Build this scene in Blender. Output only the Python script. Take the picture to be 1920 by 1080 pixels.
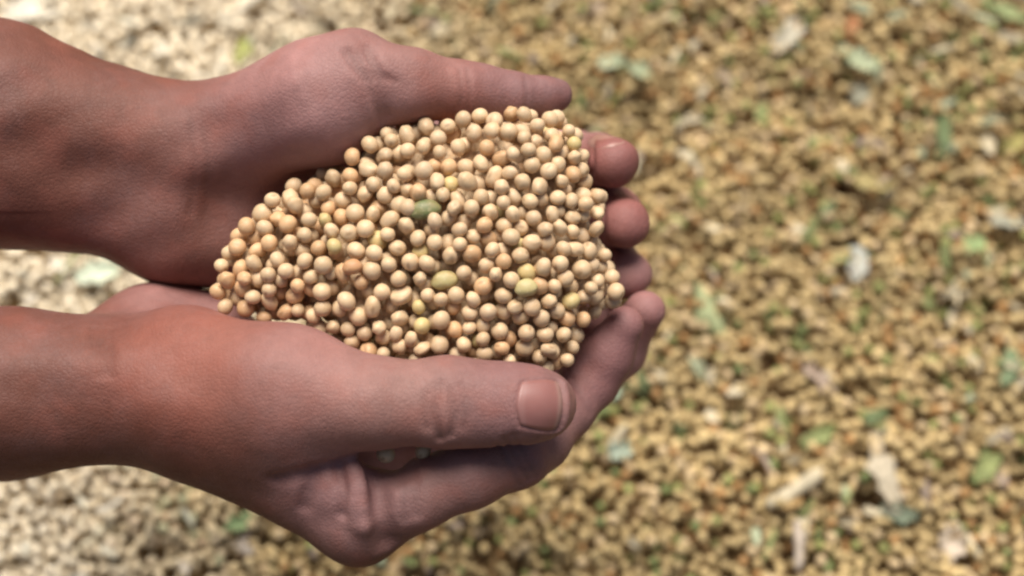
import bpy, math, random
import numpy as np
from mathutils import Vector, Matrix, Euler, Quaternion

R = math.radians
rng = np.random.default_rng(7)
random.seed(7)
scene = bpy.context.scene
for o in list(bpy.data.objects):
    bpy.data.objects.remove(o, do_unlink=True)

# ------------------------------------------------------------------ camera, sky, sun, exposure
TILT = R(22)            # the view leans 22 degrees away from straight down
DIST = 400.0            # mm from the lens to the plane of the hands
WIDTH = 280.0           # mm across the frame in that plane
GROUND = 640.0          # mm from the lens to the ground along the view axis
S = 1920 / WIDTH        # photograph pixels per mm in the plane of the hands
H0 = (GROUND - DIST) * math.cos(TILT)          # height of the hand plane's middle over the ground, mm
RIG = Matrix.Translation((0, 0, H0)) @ Matrix.Rotation(TILT, 4, 'X')   # hand frame (x right, y up, z to lens) -> world, mm
RIGN = np.array(RIG)

cam_d = bpy.data.cameras.new('camera')
cam = bpy.data.objects.new('camera', cam_d)
scene.collection.objects.link(cam)
scene.camera = cam
cam_d.sensor_width = 36
cam_d.lens = 36 * DIST / WIDTH
cam_d.clip_start = 0.01
cam_d.clip_end = 50
cam.location = (RIG @ Vector((0, 0, DIST))) / 1000
cam.rotation_euler = (TILT, 0, 0)
cam_d.dof.use_dof = True
cam_d.dof.focus_distance = (DIST - 14) / 1000
cam_d.dof.aperture_fstop = 6.3

SUN_AZ, SUN_EL = R(-4), R(63)       # azimuth from +Y towards +X
world = bpy.data.worlds.new('World')
scene.world = world
world.use_nodes = True
wn = world.node_tree
bg = wn.nodes['Background']
sky = wn.nodes.new('ShaderNodeTexSky')
sky.sky_type = 'NISHITA'
sky.sun_disc = False
sky.sun_elevation = SUN_EL
sky.sun_rotation = SUN_AZ
sky.air_density = 1.0
sky.dust_density = 5.0
sky.ozone_density = 1.0
wn.links.new(sky.outputs['Color'], bg.inputs['Color'])
bg.inputs['Strength'].default_value = 0.05

sun_d = bpy.data.lights.new('sun', 'SUN')
sun_d.energy = 3.5
sun_d.angle = R(36)
sun_d.color = (1.0, 0.94, 0.85)
sun = bpy.data.objects.new('sun', sun_d)
scene.collection.objects.link(sun)
sdir = Vector((math.sin(SUN_AZ) * math.cos(SUN_EL), math.cos(SUN_AZ) * math.cos(SUN_EL), math.sin(SUN_EL)))
sun.rotation_euler = (-sdir).to_track_quat('-Z', 'Y').to_euler()
sun.location = sdir * 3

scene.view_settings.view_transform = 'Standard'
scene.view_settings.look = 'None'
scene.view_settings.exposure = 0.58
scene.view_settings.gamma = 1.0
scene.render.engine = 'CYCLES'
scene.cycles.filter_width = 2.5

# ------------------------------------------------------------------ helpers
def tag(o, label=None, cat=None, group=None, kind=None):
    if label: o['label'] = label
    if cat: o['category'] = cat
    if group: o['group'] = group
    if kind: o['kind'] = kind
    return o

def P(px, py, z=0.0):
    """hand-frame point (mm) seen at photograph pixel px,py and lying z mm nearer the lens than the hand plane"""
    s = (DIST - z) / DIST / S
    return np.array([(px - 960) * s, (540 - py) * s, z])

def L(rpx, z=0.0):
    return rpx * (DIST - z) / DIST / S

def to_world(p):
    p = np.atleast_2d(p)
    return p @ RIGN[:3, :3].T + RIGN[:3, 3]

def ground_point(px, py, h=8.0):
    """world point (mm) at height h over the ground seen at a pixel"""
    c = to_world(np.array([0, 0, DIST]))[0]
    d = to_world(P(px, py))[0] - c
    t = (h - c[2]) / d[2]
    return c + d * t

def mesh_obj(name, verts, faces, mat, parent=None, smooth=True, origin=None):
    """verts in world mm -> an object in metres"""
    v = np.asarray(verts, float) / 1000
    o0 = np.zeros(3) if origin is None else np.asarray(origin, float) / 1000
    me = bpy.data.meshes.new(name)
    me.from_pydata((v - o0).tolist(), [], [list(f) for f in faces])
    if smooth:
        me.polygons.foreach_set('use_smooth', np.ones(len(me.polygons), bool))
    me.materials.append(mat)
    o = bpy.data.objects.new(name, me)
    scene.collection.objects.link(o)
    if parent is not None:
        o.parent = parent
        o.location = Vector(o0) - parent.location
    else:
        o.location = o0
    return o

def fast_mesh(name, v, f, mat, col=None, origin=None):
    """big mesh from numpy arrays (v in world mm, f is (n,3) or (n,4)); col = per-vertex rgb"""
    v = np.asarray(v, np.float32) / 1000
    if origin is not None:
        v = v - np.asarray(origin, np.float32) / 1000
    n, k = f.shape
    me = bpy.data.meshes.new(name)
    me.vertices.add(len(v)); me.vertices.foreach_set('co', v.ravel())
    me.loops.add(n * k); me.loops.foreach_set('vertex_index', f.ravel().astype(np.int32))
    me.polygons.add(n)
    me.polygons.foreach_set('loop_start', (np.arange(n) * k).astype(np.int32))
    me.polygons.foreach_set('loop_total', np.full(n, k, np.int32))
    me.update(calc_edges=True)
    me.polygons.foreach_set('use_smooth', np.ones(n, bool))
    if col is not None:
        a = me.attributes.new('tone', 'FLOAT_COLOR', 'POINT')
        a.data.foreach_set('color', np.hstack([col, np.ones((len(col), 1))]).astype(np.float32).ravel())
    me.materials.append(mat)
    me.validate()
    o = bpy.data.objects.new(name, me)
    scene.collection.objects.link(o)
    if origin is not None:
        o.location = np.asarray(origin) / 1000
    return o

# ------------------------------------------------------------------ materials
def new_mat(name):
    m = bpy.data.materials.new(name)
    m.use_nodes = True
    nt = m.node_tree
    return m, nt, nt.nodes['Principled BSDF']

def node(nt, kind, **kw):
    n = nt.nodes.new(kind)
    for k, v in kw.items():
        if k in n.inputs.keys() if hasattr(n, 'inputs') else False:
            n.inputs[k].default_value = v
        else:
            setattr(n, k, v)
    return n

def noise(nt, vec, scale, detail=3.0, rough=0.55):
    n = nt.nodes.new('ShaderNodeTexNoise')
    n.inputs['Scale'].default_value = scale
    n.inputs['Detail'].default_value = detail
    n.inputs['Roughness'].default_value = rough
    if vec is not None: nt.links.new(vec, n.inputs['Vector'])
    return n

def maprange(nt, src, a, b, c, d):
    n = nt.nodes.new('ShaderNodeMapRange')
    for i, v in zip((1, 2, 3, 4), (a, b, c, d)): n.inputs[i].default_value = v
    nt.links.new(src, n.inputs[0])
    return n.outputs[0]

def mixcol(nt, fac, a, b, mode='MIX'):
    n = nt.nodes.new('ShaderNodeMix')
    n.data_type = 'RGBA'; n.blend_type = mode
    for sock, v in ((n.inputs[0], fac), (n.inputs[6], a), (n.inputs[7], b)):
        if isinstance(v, bpy.types.NodeSocket): nt.links.new(v, sock)
        elif isinstance(v, (tuple, list)): sock.default_value = (*v[:3], 1)
        else: sock.default_value = v
    return n.outputs[2]

def skin_material():
    m, nt, b = new_mat('skin')
    geo = nt.nodes.new('ShaderNodeTexCoord').outputs['Object']
    at = nt.nodes.new('ShaderNodeAttribute'); at.attribute_name = 'tone'
    n1 = noise(nt, geo, 55, 4)
    n2 = noise(nt, geo, 330, 3)
    f1 = maprange(nt, n1.outputs[0], 0.3, 0.7, 0.86, 1.12)
    f2 = maprange(nt, n2.outputs[0], 0.3, 0.7, 0.93, 1.07)
    mm = nt.nodes.new('ShaderNodeMath'); mm.operation = 'MULTIPLY'
    nt.links.new(f1, mm.inputs[0]); nt.links.new(f2, mm.inputs[1])
    vm = nt.nodes.new('ShaderNodeVectorMath'); vm.operation = 'SCALE'
    nt.links.new(at.outputs['Color'], vm.inputs[0]); nt.links.new(mm.outputs[0], vm.inputs['Scale'])
    # blotches of redder skin
    n3 = noise(nt, geo, 95, 2)
    red = mixcol(nt, maprange(nt, n3.outputs[0], 0.5, 0.72, 0, 0.35), vm.outputs[0], (0.27, 0.085, 0.06))
    # dust of the beans on the skin, thickest in patches
    n4 = noise(nt, geo, 38, 5, 0.65)
    n5 = noise(nt, geo, 1200, 2)
    dm = nt.nodes.new('ShaderNodeMath'); dm.operation = 'MULTIPLY'
    nt.links.new(maprange(nt, n4.outputs[0], 0.45, 0.7, 0.0, 0.2), dm.inputs[0])
    nt.links.new(maprange(nt, n5.outputs[0], 0.35, 0.65, 0.5, 1.1), dm.inputs[1])
    red = mixcol(nt, dm.outputs[0], red, (0.33, 0.225, 0.225))
    nt.links.new(red, b.inputs['Base Color'])
    b.inputs['Roughness'].default_value = 0.6
    b.inputs['Specular IOR Level'].default_value = 0.35
    b.inputs['Subsurface Weight'].default_value = 0.06
    b.inputs['Subsurface Radius'].default_value = (1.0, 0.4, 0.25)
    b.inputs['Subsurface Scale'].default_value = 0.003
    vo = nt.nodes.new('ShaderNodeTexVoronoi'); vo.feature = 'DISTANCE_TO_EDGE'
    vo.inputs['Scale'].default_value = 900
    nt.links.new(geo, vo.inputs['Vector'])
    hs = nt.nodes.new('ShaderNodeMath'); hs.operation = 'ADD'
    nt.links.new(maprange(nt, vo.outputs[0], 0, 0.18, 0, 0.5), hs.inputs[0])
    nt.links.new(n2.outputs[0], hs.inputs[1])
    bp = nt.nodes.new('ShaderNodeBump'); bp.inputs['Strength'].default_value = 0.3
    bp.inputs['Distance'].default_value = 0.0006
    nt.links.new(hs.outputs[0], bp.inputs['Height'])
    nt.links.new(bp.outputs[0], b.inputs['Normal'])
    return m

def nail_material():
    m, nt, b = new_mat('fingernail')
    at = nt.nodes.new('ShaderNodeAttribute'); at.attribute_name = 'tone'
    geo = nt.nodes.new('ShaderNodeTexCoord').outputs['Object']
    n1 = noise(nt, geo, 300, 2)
    vm = nt.nodes.new('ShaderNodeVectorMath'); vm.operation = 'SCALE'
    nt.links.new(at.outputs['Color'], vm.inputs[0])
    nt.links.new(maprange(nt, n1.outputs[0], 0.3, 0.7, 0.97, 1.03), vm.inputs['Scale'])
    nt.links.new(vm.outputs[0], b.inputs['Base Color'])
    b.inputs['Roughness'].default_value = 0.42
    b.inputs['Subsurface Weight'].default_value = 0.1
    b.inputs['Subsurface Radius'].default_value = (1.0, 0.4, 0.3)
    b.inputs['Subsurface Scale'].default_value = 0.002
    return m

def bean_material():
    """the bean's tone comes with the object; pale buff coat with a little tan hilum on one side"""
    m, nt, b = new_mat('soybean_coat')
    oi = nt.nodes.new('ShaderNodeObjectInfo')
    geo = nt.nodes.new('ShaderNodeTexCoord').outputs['Object']
    # offset the texture per bean
    off = nt.nodes.new('ShaderNodeVectorMath'); off.operation = 'ADD'
    cmb = nt.nodes.new('ShaderNodeCombineXYZ')
    nt.links.new(oi.outputs['Random'], cmb.inputs[0]); nt.links.new(oi.outputs['Random'], cmb.inputs[2])
    nt.links.new(geo, off.inputs[0]); nt.links.new(cmb.outputs[0], off.inputs[1])
    n1 = noise(nt, off.outputs[0], 260, 3)
    n2 = noise(nt, off.outputs[0], 900, 2)
    c = mixcol(nt, maprange(nt, n1.outputs[0], 0.35, 0.7, 0, 0.35), oi.outputs['Color'], (0.46, 0.27, 0.11))
    c = mixcol(nt, maprange(nt, n2.outputs[0], 0.55, 0.75, 0, 0.25), c, (0.80, 0.66, 0.44))
    sep = nt.nodes.new('ShaderNodeSeparateXYZ'); nt.links.new(geo, sep.inputs[0])
    # hilum: a short dash on the -y side
    vm = nt.nodes.new('ShaderNodeVectorMath'); vm.operation = 'MULTIPLY_ADD'
    vm.inputs[1].default_value = (0.45, 1, 1); vm.inputs[2].default_value = (0, 0.0029, 0)
    nt.links.new(geo, vm.inputs[0])
    ln = nt.nodes.new('ShaderNodeVectorMath'); ln.operation = 'LENGTH'
    nt.links.new(vm.outputs[0], ln.inputs[0])
    c = mixcol(nt, maprange(nt, ln.outputs['Value'], 0.0003, 0.0008, 0.45, 0), c, (0.20, 0.10, 0.045))
    nt.links.new(c, b.inputs['Base Color'])
    b.inputs['Roughness'].default_value = 0.48
    b.inputs['Specular IOR Level'].default_value = 0.4
    b.inputs['Subsurface Weight'].default_value = 0.08
    b.inputs['Subsurface Radius'].default_value = (1.0, 0.7, 0.4)
    b.inputs['Subsurface Scale'].default_value = 0.0015
    bp = nt.nodes.new('ShaderNodeBump'); bp.inputs['Strength'].default_value = 0.2
    bp.inputs['Distance'].default_value = 0.0003
    nt.links.new(n2.outputs[0], bp.inputs['Height']); nt.links.new(bp.outputs[0], b.inputs['Normal'])
    return m

def tone_material(name, rough=0.6, nscale=400, lo=0.8, hi=1.15):
    m, nt, b = new_mat(name)
    at = nt.nodes.new('ShaderNodeAttribute'); at.attribute_name = 'tone'
    geo = nt.nodes.new('ShaderNodeTexCoord').outputs['Object']
    n1 = noise(nt, geo, nscale, 3)
    vm = nt.nodes.new('ShaderNodeVectorMath'); vm.operation = 'SCALE'
    nt.links.new(at.outputs['Color'], vm.inputs[0])
    nt.links.new(maprange(nt, n1.outputs[0], 0.3, 0.7, lo, hi), vm.inputs['Scale'])
    nt.links.new(vm.outputs[0], b.inputs['Base Color'])
    b.inputs['Roughness'].default_value = rough
    b.inputs['Specular IOR Level'].default_value = 0.3
    return m

def soil_material():
    m, nt, b = new_mat('bean_ground')
    geo = nt.nodes.new('ShaderNodeTexCoord').outputs['Object']
    vo = nt.nodes.new('ShaderNodeTexVoronoi'); vo.inputs['Scale'].default_value = 150
    nt.links.new(geo, vo.inputs['Vector'])
    c = mixcol(nt, maprange(nt, vo.outputs['Distance'], 0.2, 0.6, 0, 1), (0.34, 0.22, 0.09), (0.12, 0.065, 0.02))
    nt.links.new(c, b.inputs['Base Color'])
    b.inputs['Roughness'].default_value = 0.8
    bp = nt.nodes.new('ShaderNodeBump'); bp.invert = True; bp.inputs['Distance'].default_value = 0.003
    nt.links.new(vo.outputs['Distance'], bp.inputs['Height']); nt.links.new(bp.outputs[0], b.inputs['Normal'])
    return m

M_SKIN, M_NAIL, M_BEAN = skin_material(), nail_material(), bean_material()
M_LOOSE = tone_material('loose_beans', 0.55, 500)
M_HUSK = tone_material('dry_husk', 0.75, 350, 0.65, 1.2)
M_SOIL = soil_material()

# ------------------------------------------------------------------ solid modelling on a grid (hands)
VOX = 0.55

def smin(a, b, k):
    h = np.maximum(k - np.abs(a - b), 0) / k
    return np.minimum(a, b) - h * h * k * 0.25

class Field:
    """distance field in the hand frame, mm"""
    def __init__(self, lo, hi):
        self.lo = np.array(lo, float)
        self.n = np.ceil((np.array(hi) - self.lo) / VOX).astype(int) + 1
        self.d = np.full(self.n, 25.0, np.float32)
        self.creases = []
        self.ax = [self.lo[i] + VOX * np.arange(self.n[i], dtype=np.float32) for i in range(3)]
    def box(self, lo, hi):
        a = np.clip(np.floor((lo - self.lo) / VOX).astype(int), 0, self.n)
        b = np.clip(np.ceil((hi - self.lo) / VOX).astype(int) + 1, 0, self.n)
        sl = tuple(slice(x, y) for x, y in zip(a, b))
        g = np.meshgrid(*[self.ax[i][sl[i]] for i in range(3)], indexing='ij', sparse=True)
        return sl, g
    @staticmethod
    def seg(g, a, b):
        ba = (b - a).astype(np.float32); L2 = max(float(ba @ ba), 1e-6)
        p = [g[i] - np.float32(a[i]) for i in range(3)]
        t = np.clip((p[0] * ba[0] + p[1] * ba[1] + p[2] * ba[2]) / L2, 0, 1)
        q = [p[i] - t * ba[i] for i in range(3)]
        return np.sqrt(q[0] ** 2 + q[1] ** 2 + q[2] ** 2), t
    def cone(self, a, b, ra, rb, k):
        m = max(ra, rb) + k + 5
        sl, g = self.box(np.minimum(a, b) - m, np.maximum(a, b) + m)
        dist, t = self.seg(g, a, b)
        self.d[sl] = smin(self.d[sl], dist - (ra + t * (rb - ra)), k)
    def chain(self, pts, radii, k):
        for i in range(len(pts) - 1):
            self.cone(pts[i], pts[i + 1], radii[i], radii[i + 1], k)
    def blob(self, c, r, k, rot=None):
        r = np.asarray(r, float); m = r.max() + k + 5
        sl, g = self.box(c - m, c + m)
        p = [g[i] - np.float32(c[i]) for i in range(3)]
        if rot is not None:
            Rm = np.array(Euler(rot).to_matrix()).T
            p = [Rm[i, 0] * p[0] + Rm[i, 1] * p[1] + Rm[i, 2] * p[2] for i in range(3)]
        k0 = np.sqrt(sum((p[i] / r[i]) ** 2 for i in range(3)))
        k1 = np.sqrt(sum((p[i] / r[i] ** 2) ** 2 for i in range(3)))
        self.d[sl] = smin(self.d[sl], (k0 * (k0 - 1) / np.maximum(k1, 1e-6)).astype(np.float32), k)
    def dent(self, pts, depth, w, onto=True, crease_shade=0.24):
        """groove (depth > 0) or ridge (depth < 0) along a polyline"""
        pts = [np.asarray(p) for p in pts]
        if onto:                       # lay the line on the skin that faces the lens
            fine = [a + (b - a) * t for a, b in zip(pts[:-1], pts[1:]) for t in np.linspace(0, 1, 7)]
            pts = []
            for p in fine:
                q = self.surface(np.array([p[0], p[1], 0.0]), np.array([0, 0, 1.0]), 46)
                if q is not None: pts.append(q)
            if len(pts) < 2: return
            if depth > 0.2 and w < 3: self.creases.append((pts, depth, w, crease_shade))
        lo, hi = np.min(pts, 0) - 3 * w, np.max(pts, 0) + 3 * w
        sl, g = self.box(lo, hi)
        dist = None
        for a, b in zip(pts[:-1], pts[1:]):
            q, _ = self.seg(g, a, b)
            dist = q if dist is None else np.minimum(dist, q)
        self.d[sl] += (depth * np.exp(-(dist / w) ** 2)).astype(np.float32)
    def wobble(self, amp, scale, seed):
        r = np.random.default_rng(seed)
        for _ in range(5):
            kx, ky, kz = r.normal(size=3) / scale
            ph = r.uniform(0, 6.28)
            self.d += np.float32(amp / 2.5) * np.sin(kx * self.ax[0][:, None, None] + ky * self.ax[1][None, :, None]
                                                    + kz * self.ax[2][None, None, :] + np.float32(ph))
    def merge(self, other, k):
        self.d = smin(self.d, other.d, k)
    def sample(self, p):
        p = np.atleast_2d(p)
        q = (p - self.lo) / VOX
        i = np.floor(q).astype(int)
        inside = np.all((i >= 0) & (i < self.n - 1), 1)
        out = np.full(len(p), 25.0)
        i, f = i[inside], (q - i)[inside]
        acc = 0
        for a in (0, 1):
            for b in (0, 1):
                for c in (0, 1):
                    w = (f[:, 0] if a else 1 - f[:, 0]) * (f[:, 1] if b else 1 - f[:, 1]) * (f[:, 2] if c else 1 - f[:, 2])
                    acc = acc + w * self.d[i[:, 0] + a, i[:, 1] + b, i[:, 2] + c]
        out[inside] = acc
        return out
    def surface(self, p, n, far=14.0):
        """first surface point met when walking from p + n*far against n"""
        ts = np.arange(far, -far, -0.15)
        P_ = p[None] + ts[:, None] * n[None]
        s = self.sample(P_)
        hit = np.argmax(s < 0)
        return P_[hit] if s[hit] < 0 else None
    def mesh(self):
        """surface nets"""
        d = self.d
        s = d < 0
        nx, ny, nz = d.shape
        c = np.zeros((nx - 1, ny - 1, nz - 1), np.int8)
        for a in (0, 1):
            for b in (0, 1):
                for e in (0, 1):
                    c += s[a:nx - 1 + a, b:ny - 1 + b, e:nz - 1 + e]
        act = np.argwhere((c > 0) & (c < 8))
        idx = np.full(c.shape, -1, np.int32)
        idx[act[:, 0], act[:, 1], act[:, 2]] = np.arange(len(act))
        acc = np.zeros((len(act), 3)); cnt = np.zeros(len(act))
        corners = [(a, b, e) for a in (0, 1) for b in (0, 1) for e in (0, 1)]
        val = {k: d[act[:, 0] + k[0], act[:, 1] + k[1], act[:, 2] + k[2]].astype(float) for k in corners}
        for k in corners:
            for axis in range(3):
                if k[axis] == 0:
                    k2 = list(k); k2[axis] = 1; k2 = tuple(k2)
                    v0, v1 = val[k], val[k2]
                    m = (v0 < 0) != (v1 < 0)
                    t = np.where(m, v0 / np.where(v0 == v1, 1, v0 - v1), 0)
                    pt = np.tile(np.array(k, float), (len(act), 1)); pt[:, axis] += t
                    acc[m] += pt[m]; cnt[m] += 1
        v = self.lo + VOX * (act + acc / cnt[:, None])
        quads = []
        for axis in range(3):
            o1, o2 = [i for i in range(3) if i != axis]
            sl0 = [slice(None)] * 3; sl1 = [slice(None)] * 3
            sl0[axis] = slice(0, -1); sl1[axis] = slice(1, None)
            e0, e1 = s[tuple(sl0)], s[tuple(sl1)]
            for flip, cond in ((False, e0 & ~e1), (True, ~e0 & e1)):
                e = np.argwhere(cond)
                ok = (e[:, o1] > 0) & (e[:, o2] > 0) & (e[:, o1] < d.shape[o1] - 1) & (e[:, o2] < d.shape[o2] - 1)
                e = e[ok]
                q = []
                for da, db in ((0, 0), (1, 0), (1, 1), (0, 1)):
                    m = e.copy(); m[:, o1] -= 1 - da; m[:, o2] -= 1 - db
                    q.append(idx[m[:, 0], m[:, 1], m[:, 2]])
                q = np.stack(q, 1)
                if flip != (axis == 1): q = q[:, ::-1]
                quads.append(q)
        f = np.vstack(quads)
        f = f[np.all(f >= 0, 1)]
        # two light smoothing passes
        for lam in (0.5, -0.4, 0.4):
            sm = np.zeros_like(v); ct = np.zeros(len(v))
            for i, j in ((0, 1), (1, 2), (2, 3), (3, 0)):
                for a, b in ((i, j), (j, i)):
                    for x in range(3):
                        sm[:, x] += np.bincount(f[:, a], weights=v[f[:, b], x], minlength=len(v))
                    ct += np.bincount(f[:, a], minlength=len(v))
            v = v + lam * (sm / np.maximum(ct, 1)[:, None] - v)
        return v, f

def finger(field, joints, k=3.0):
    """joints: (px, py, z, radius px) from the palm knuckle to the tip; joints a little knobbly"""
    pts = [P(*j[:3]) for j in joints]
    rad = [L(j[3], j[2]) for j in joints]
    field.chain(pts, rad, k)

LO, HI = (-215, -92, -95), (62, 85, 48)

# ---- the left hand (upper one in the view): palm up, thumb along the far side
def upper_hand():
    B = Field((-215, -18, -95), (48, 82, 32))
    # forearm: radius and ulna side by side
    B.cone(P(-420, 30, -14), P(0, 192, -16), L(140), L(140), 6)
    B.cone(P(0, 192, -16), P(360, 276, -16), L(140), L(112), 12)
    B.cone(P(-420, 225, -18), P(0, 316, -22), L(135), L(132), 16)
    B.cone(P(0, 316, -22), P(300, 400, -24), L(132), L(112), 16)
    # palm bones
    wrist = [(350, 285, -17), (355, 340, -22), (355, 385, -26), (350, 420, -28)]
    mcp = [(830, 240, -42), (850, 330, -52), (840, 420, -56), (805, 490, -54)]
    for w, m in zip(wrist, mcp):
        B.cone(P(*w), P(*m), L(88), L(68), 12)
    # heel of the hand on the little-finger side
    B.cone(P(340, 420, -24), P(560, 475, -40), L(98), L(82), 14)
    # thenar
    B.cone(P(470, 245, -13), P(608, 190, 0), L(98), L(106), 10)
    B.cone(P(608, 190, 0), P(672, 160, 2), L(106), L(82), 9)
    B.cone(P(420, 262, -14), P(655, 148, 0), L(88), L(72), 9)
    T = Field((-215, -18, -95), (48, 82, 32))
    finger(T, [(668, 143, 3, 74), (715, 152, 4, 63), (765, 160, 2, 66), (865, 172, -3, 56), (905, 176, -6, 52), (960, 182, -9, 46), (1015, 182, -12, 37), (1046, 179, -13, 30)], 3)
    F = Field((-215, -18, -95), (48, 82, 32))
    finger(F, [(830, 260, -42, 66), (940, 280, -60, 60), (1025, 290, -68, 56), (1085, 298, -60, 50), (1118, 300, -46, 49), (1150, 305, -24, 46)])
    G = Field((-215, -18, -95), (48, 82, 32))
    finger(G, [(850, 330, -52, 66), (960, 350, -68, 60), (1050, 372, -72, 60), (1115, 392, -64, 53), (1150, 404, -48, 52), (1172, 420, -27, 47)])
    F.merge(G, 0.8); G.d[:] = 25
    finger(G, [(840, 420, -56, 64), (960, 450, -72, 58), (1050, 470, -76, 58), (1115, 490, -70, 51), (1152, 502, -56, 50), (1178, 515, -38, 44)])
    F.merge(G, 0.8); G.d[:] = 25
    finger(G, [(805, 490, -54, 56), (900, 520, -68, 50), (970, 535, -70, 50), (1040, 545, -64, 44), (1080, 550, -54, 42)])
    F.merge(G, 0.8)
    F.merge(T, 0.8)
    B.merge(F, 5)
    # wrist and tendon relief
    B.dent([P(-200, 200, 8), P(0, 222, 8), P(150, 250, 7), P(330, 300, 4)], -0.7, 8)
    B.dent([P(-100, 260, 6), P(120, 300, 6), P(300, 345, 2)], 0.5, 8)
    B.dent([P(0, 330, 2), P(200, 370, 0), P(330, 395, -4)], -0.7, 7)
    B.dent([P(408, 250, -2), P(425, 330, -2), P(400, 400, -6)], 2.2, 8)
    for x in (352, 375):
        B.dent([P(x, 210, 2), P(x + 12, 300, 2), P(x + 4, 400, -4)], 0.25, 1.5)
    # crease where the thumb leaves the palm, and wrinkles on it
    B.dent([P(690, 95, 13), P(712, 150, 16), P(722, 215, 12)], 1.2, 2.0)
    B.dent([P(655, 100, 14), P(690, 150, 17), P(715, 225, 12)], 0.9, 1.8)
    for i in range(5):
        x = 640 + i * 15
        B.dent([P(x, 95 + 3 * i, 14), P(x + 14, 120 + 4 * i, 16), P(x + 40, 150, 16)], 0.4, 0.8)
    for x in (862, 876, 985):
        B.dent([P(x, 135, 2), P(x + 4, 172, 7), P(x, 205, 2)], 0.35, 0.9)
    for x, y, dp in ((1108, 300, .7), (1100, 298, .5), (1128, 398, .7), (1140, 505, .5)):
        B.dent([P(x, y - 45, -30), P(x + 6, y, -20), P(x, y + 45, -30)], dp, 1.1)
    B.wobble(0.35, 7, 3)
    return B

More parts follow.
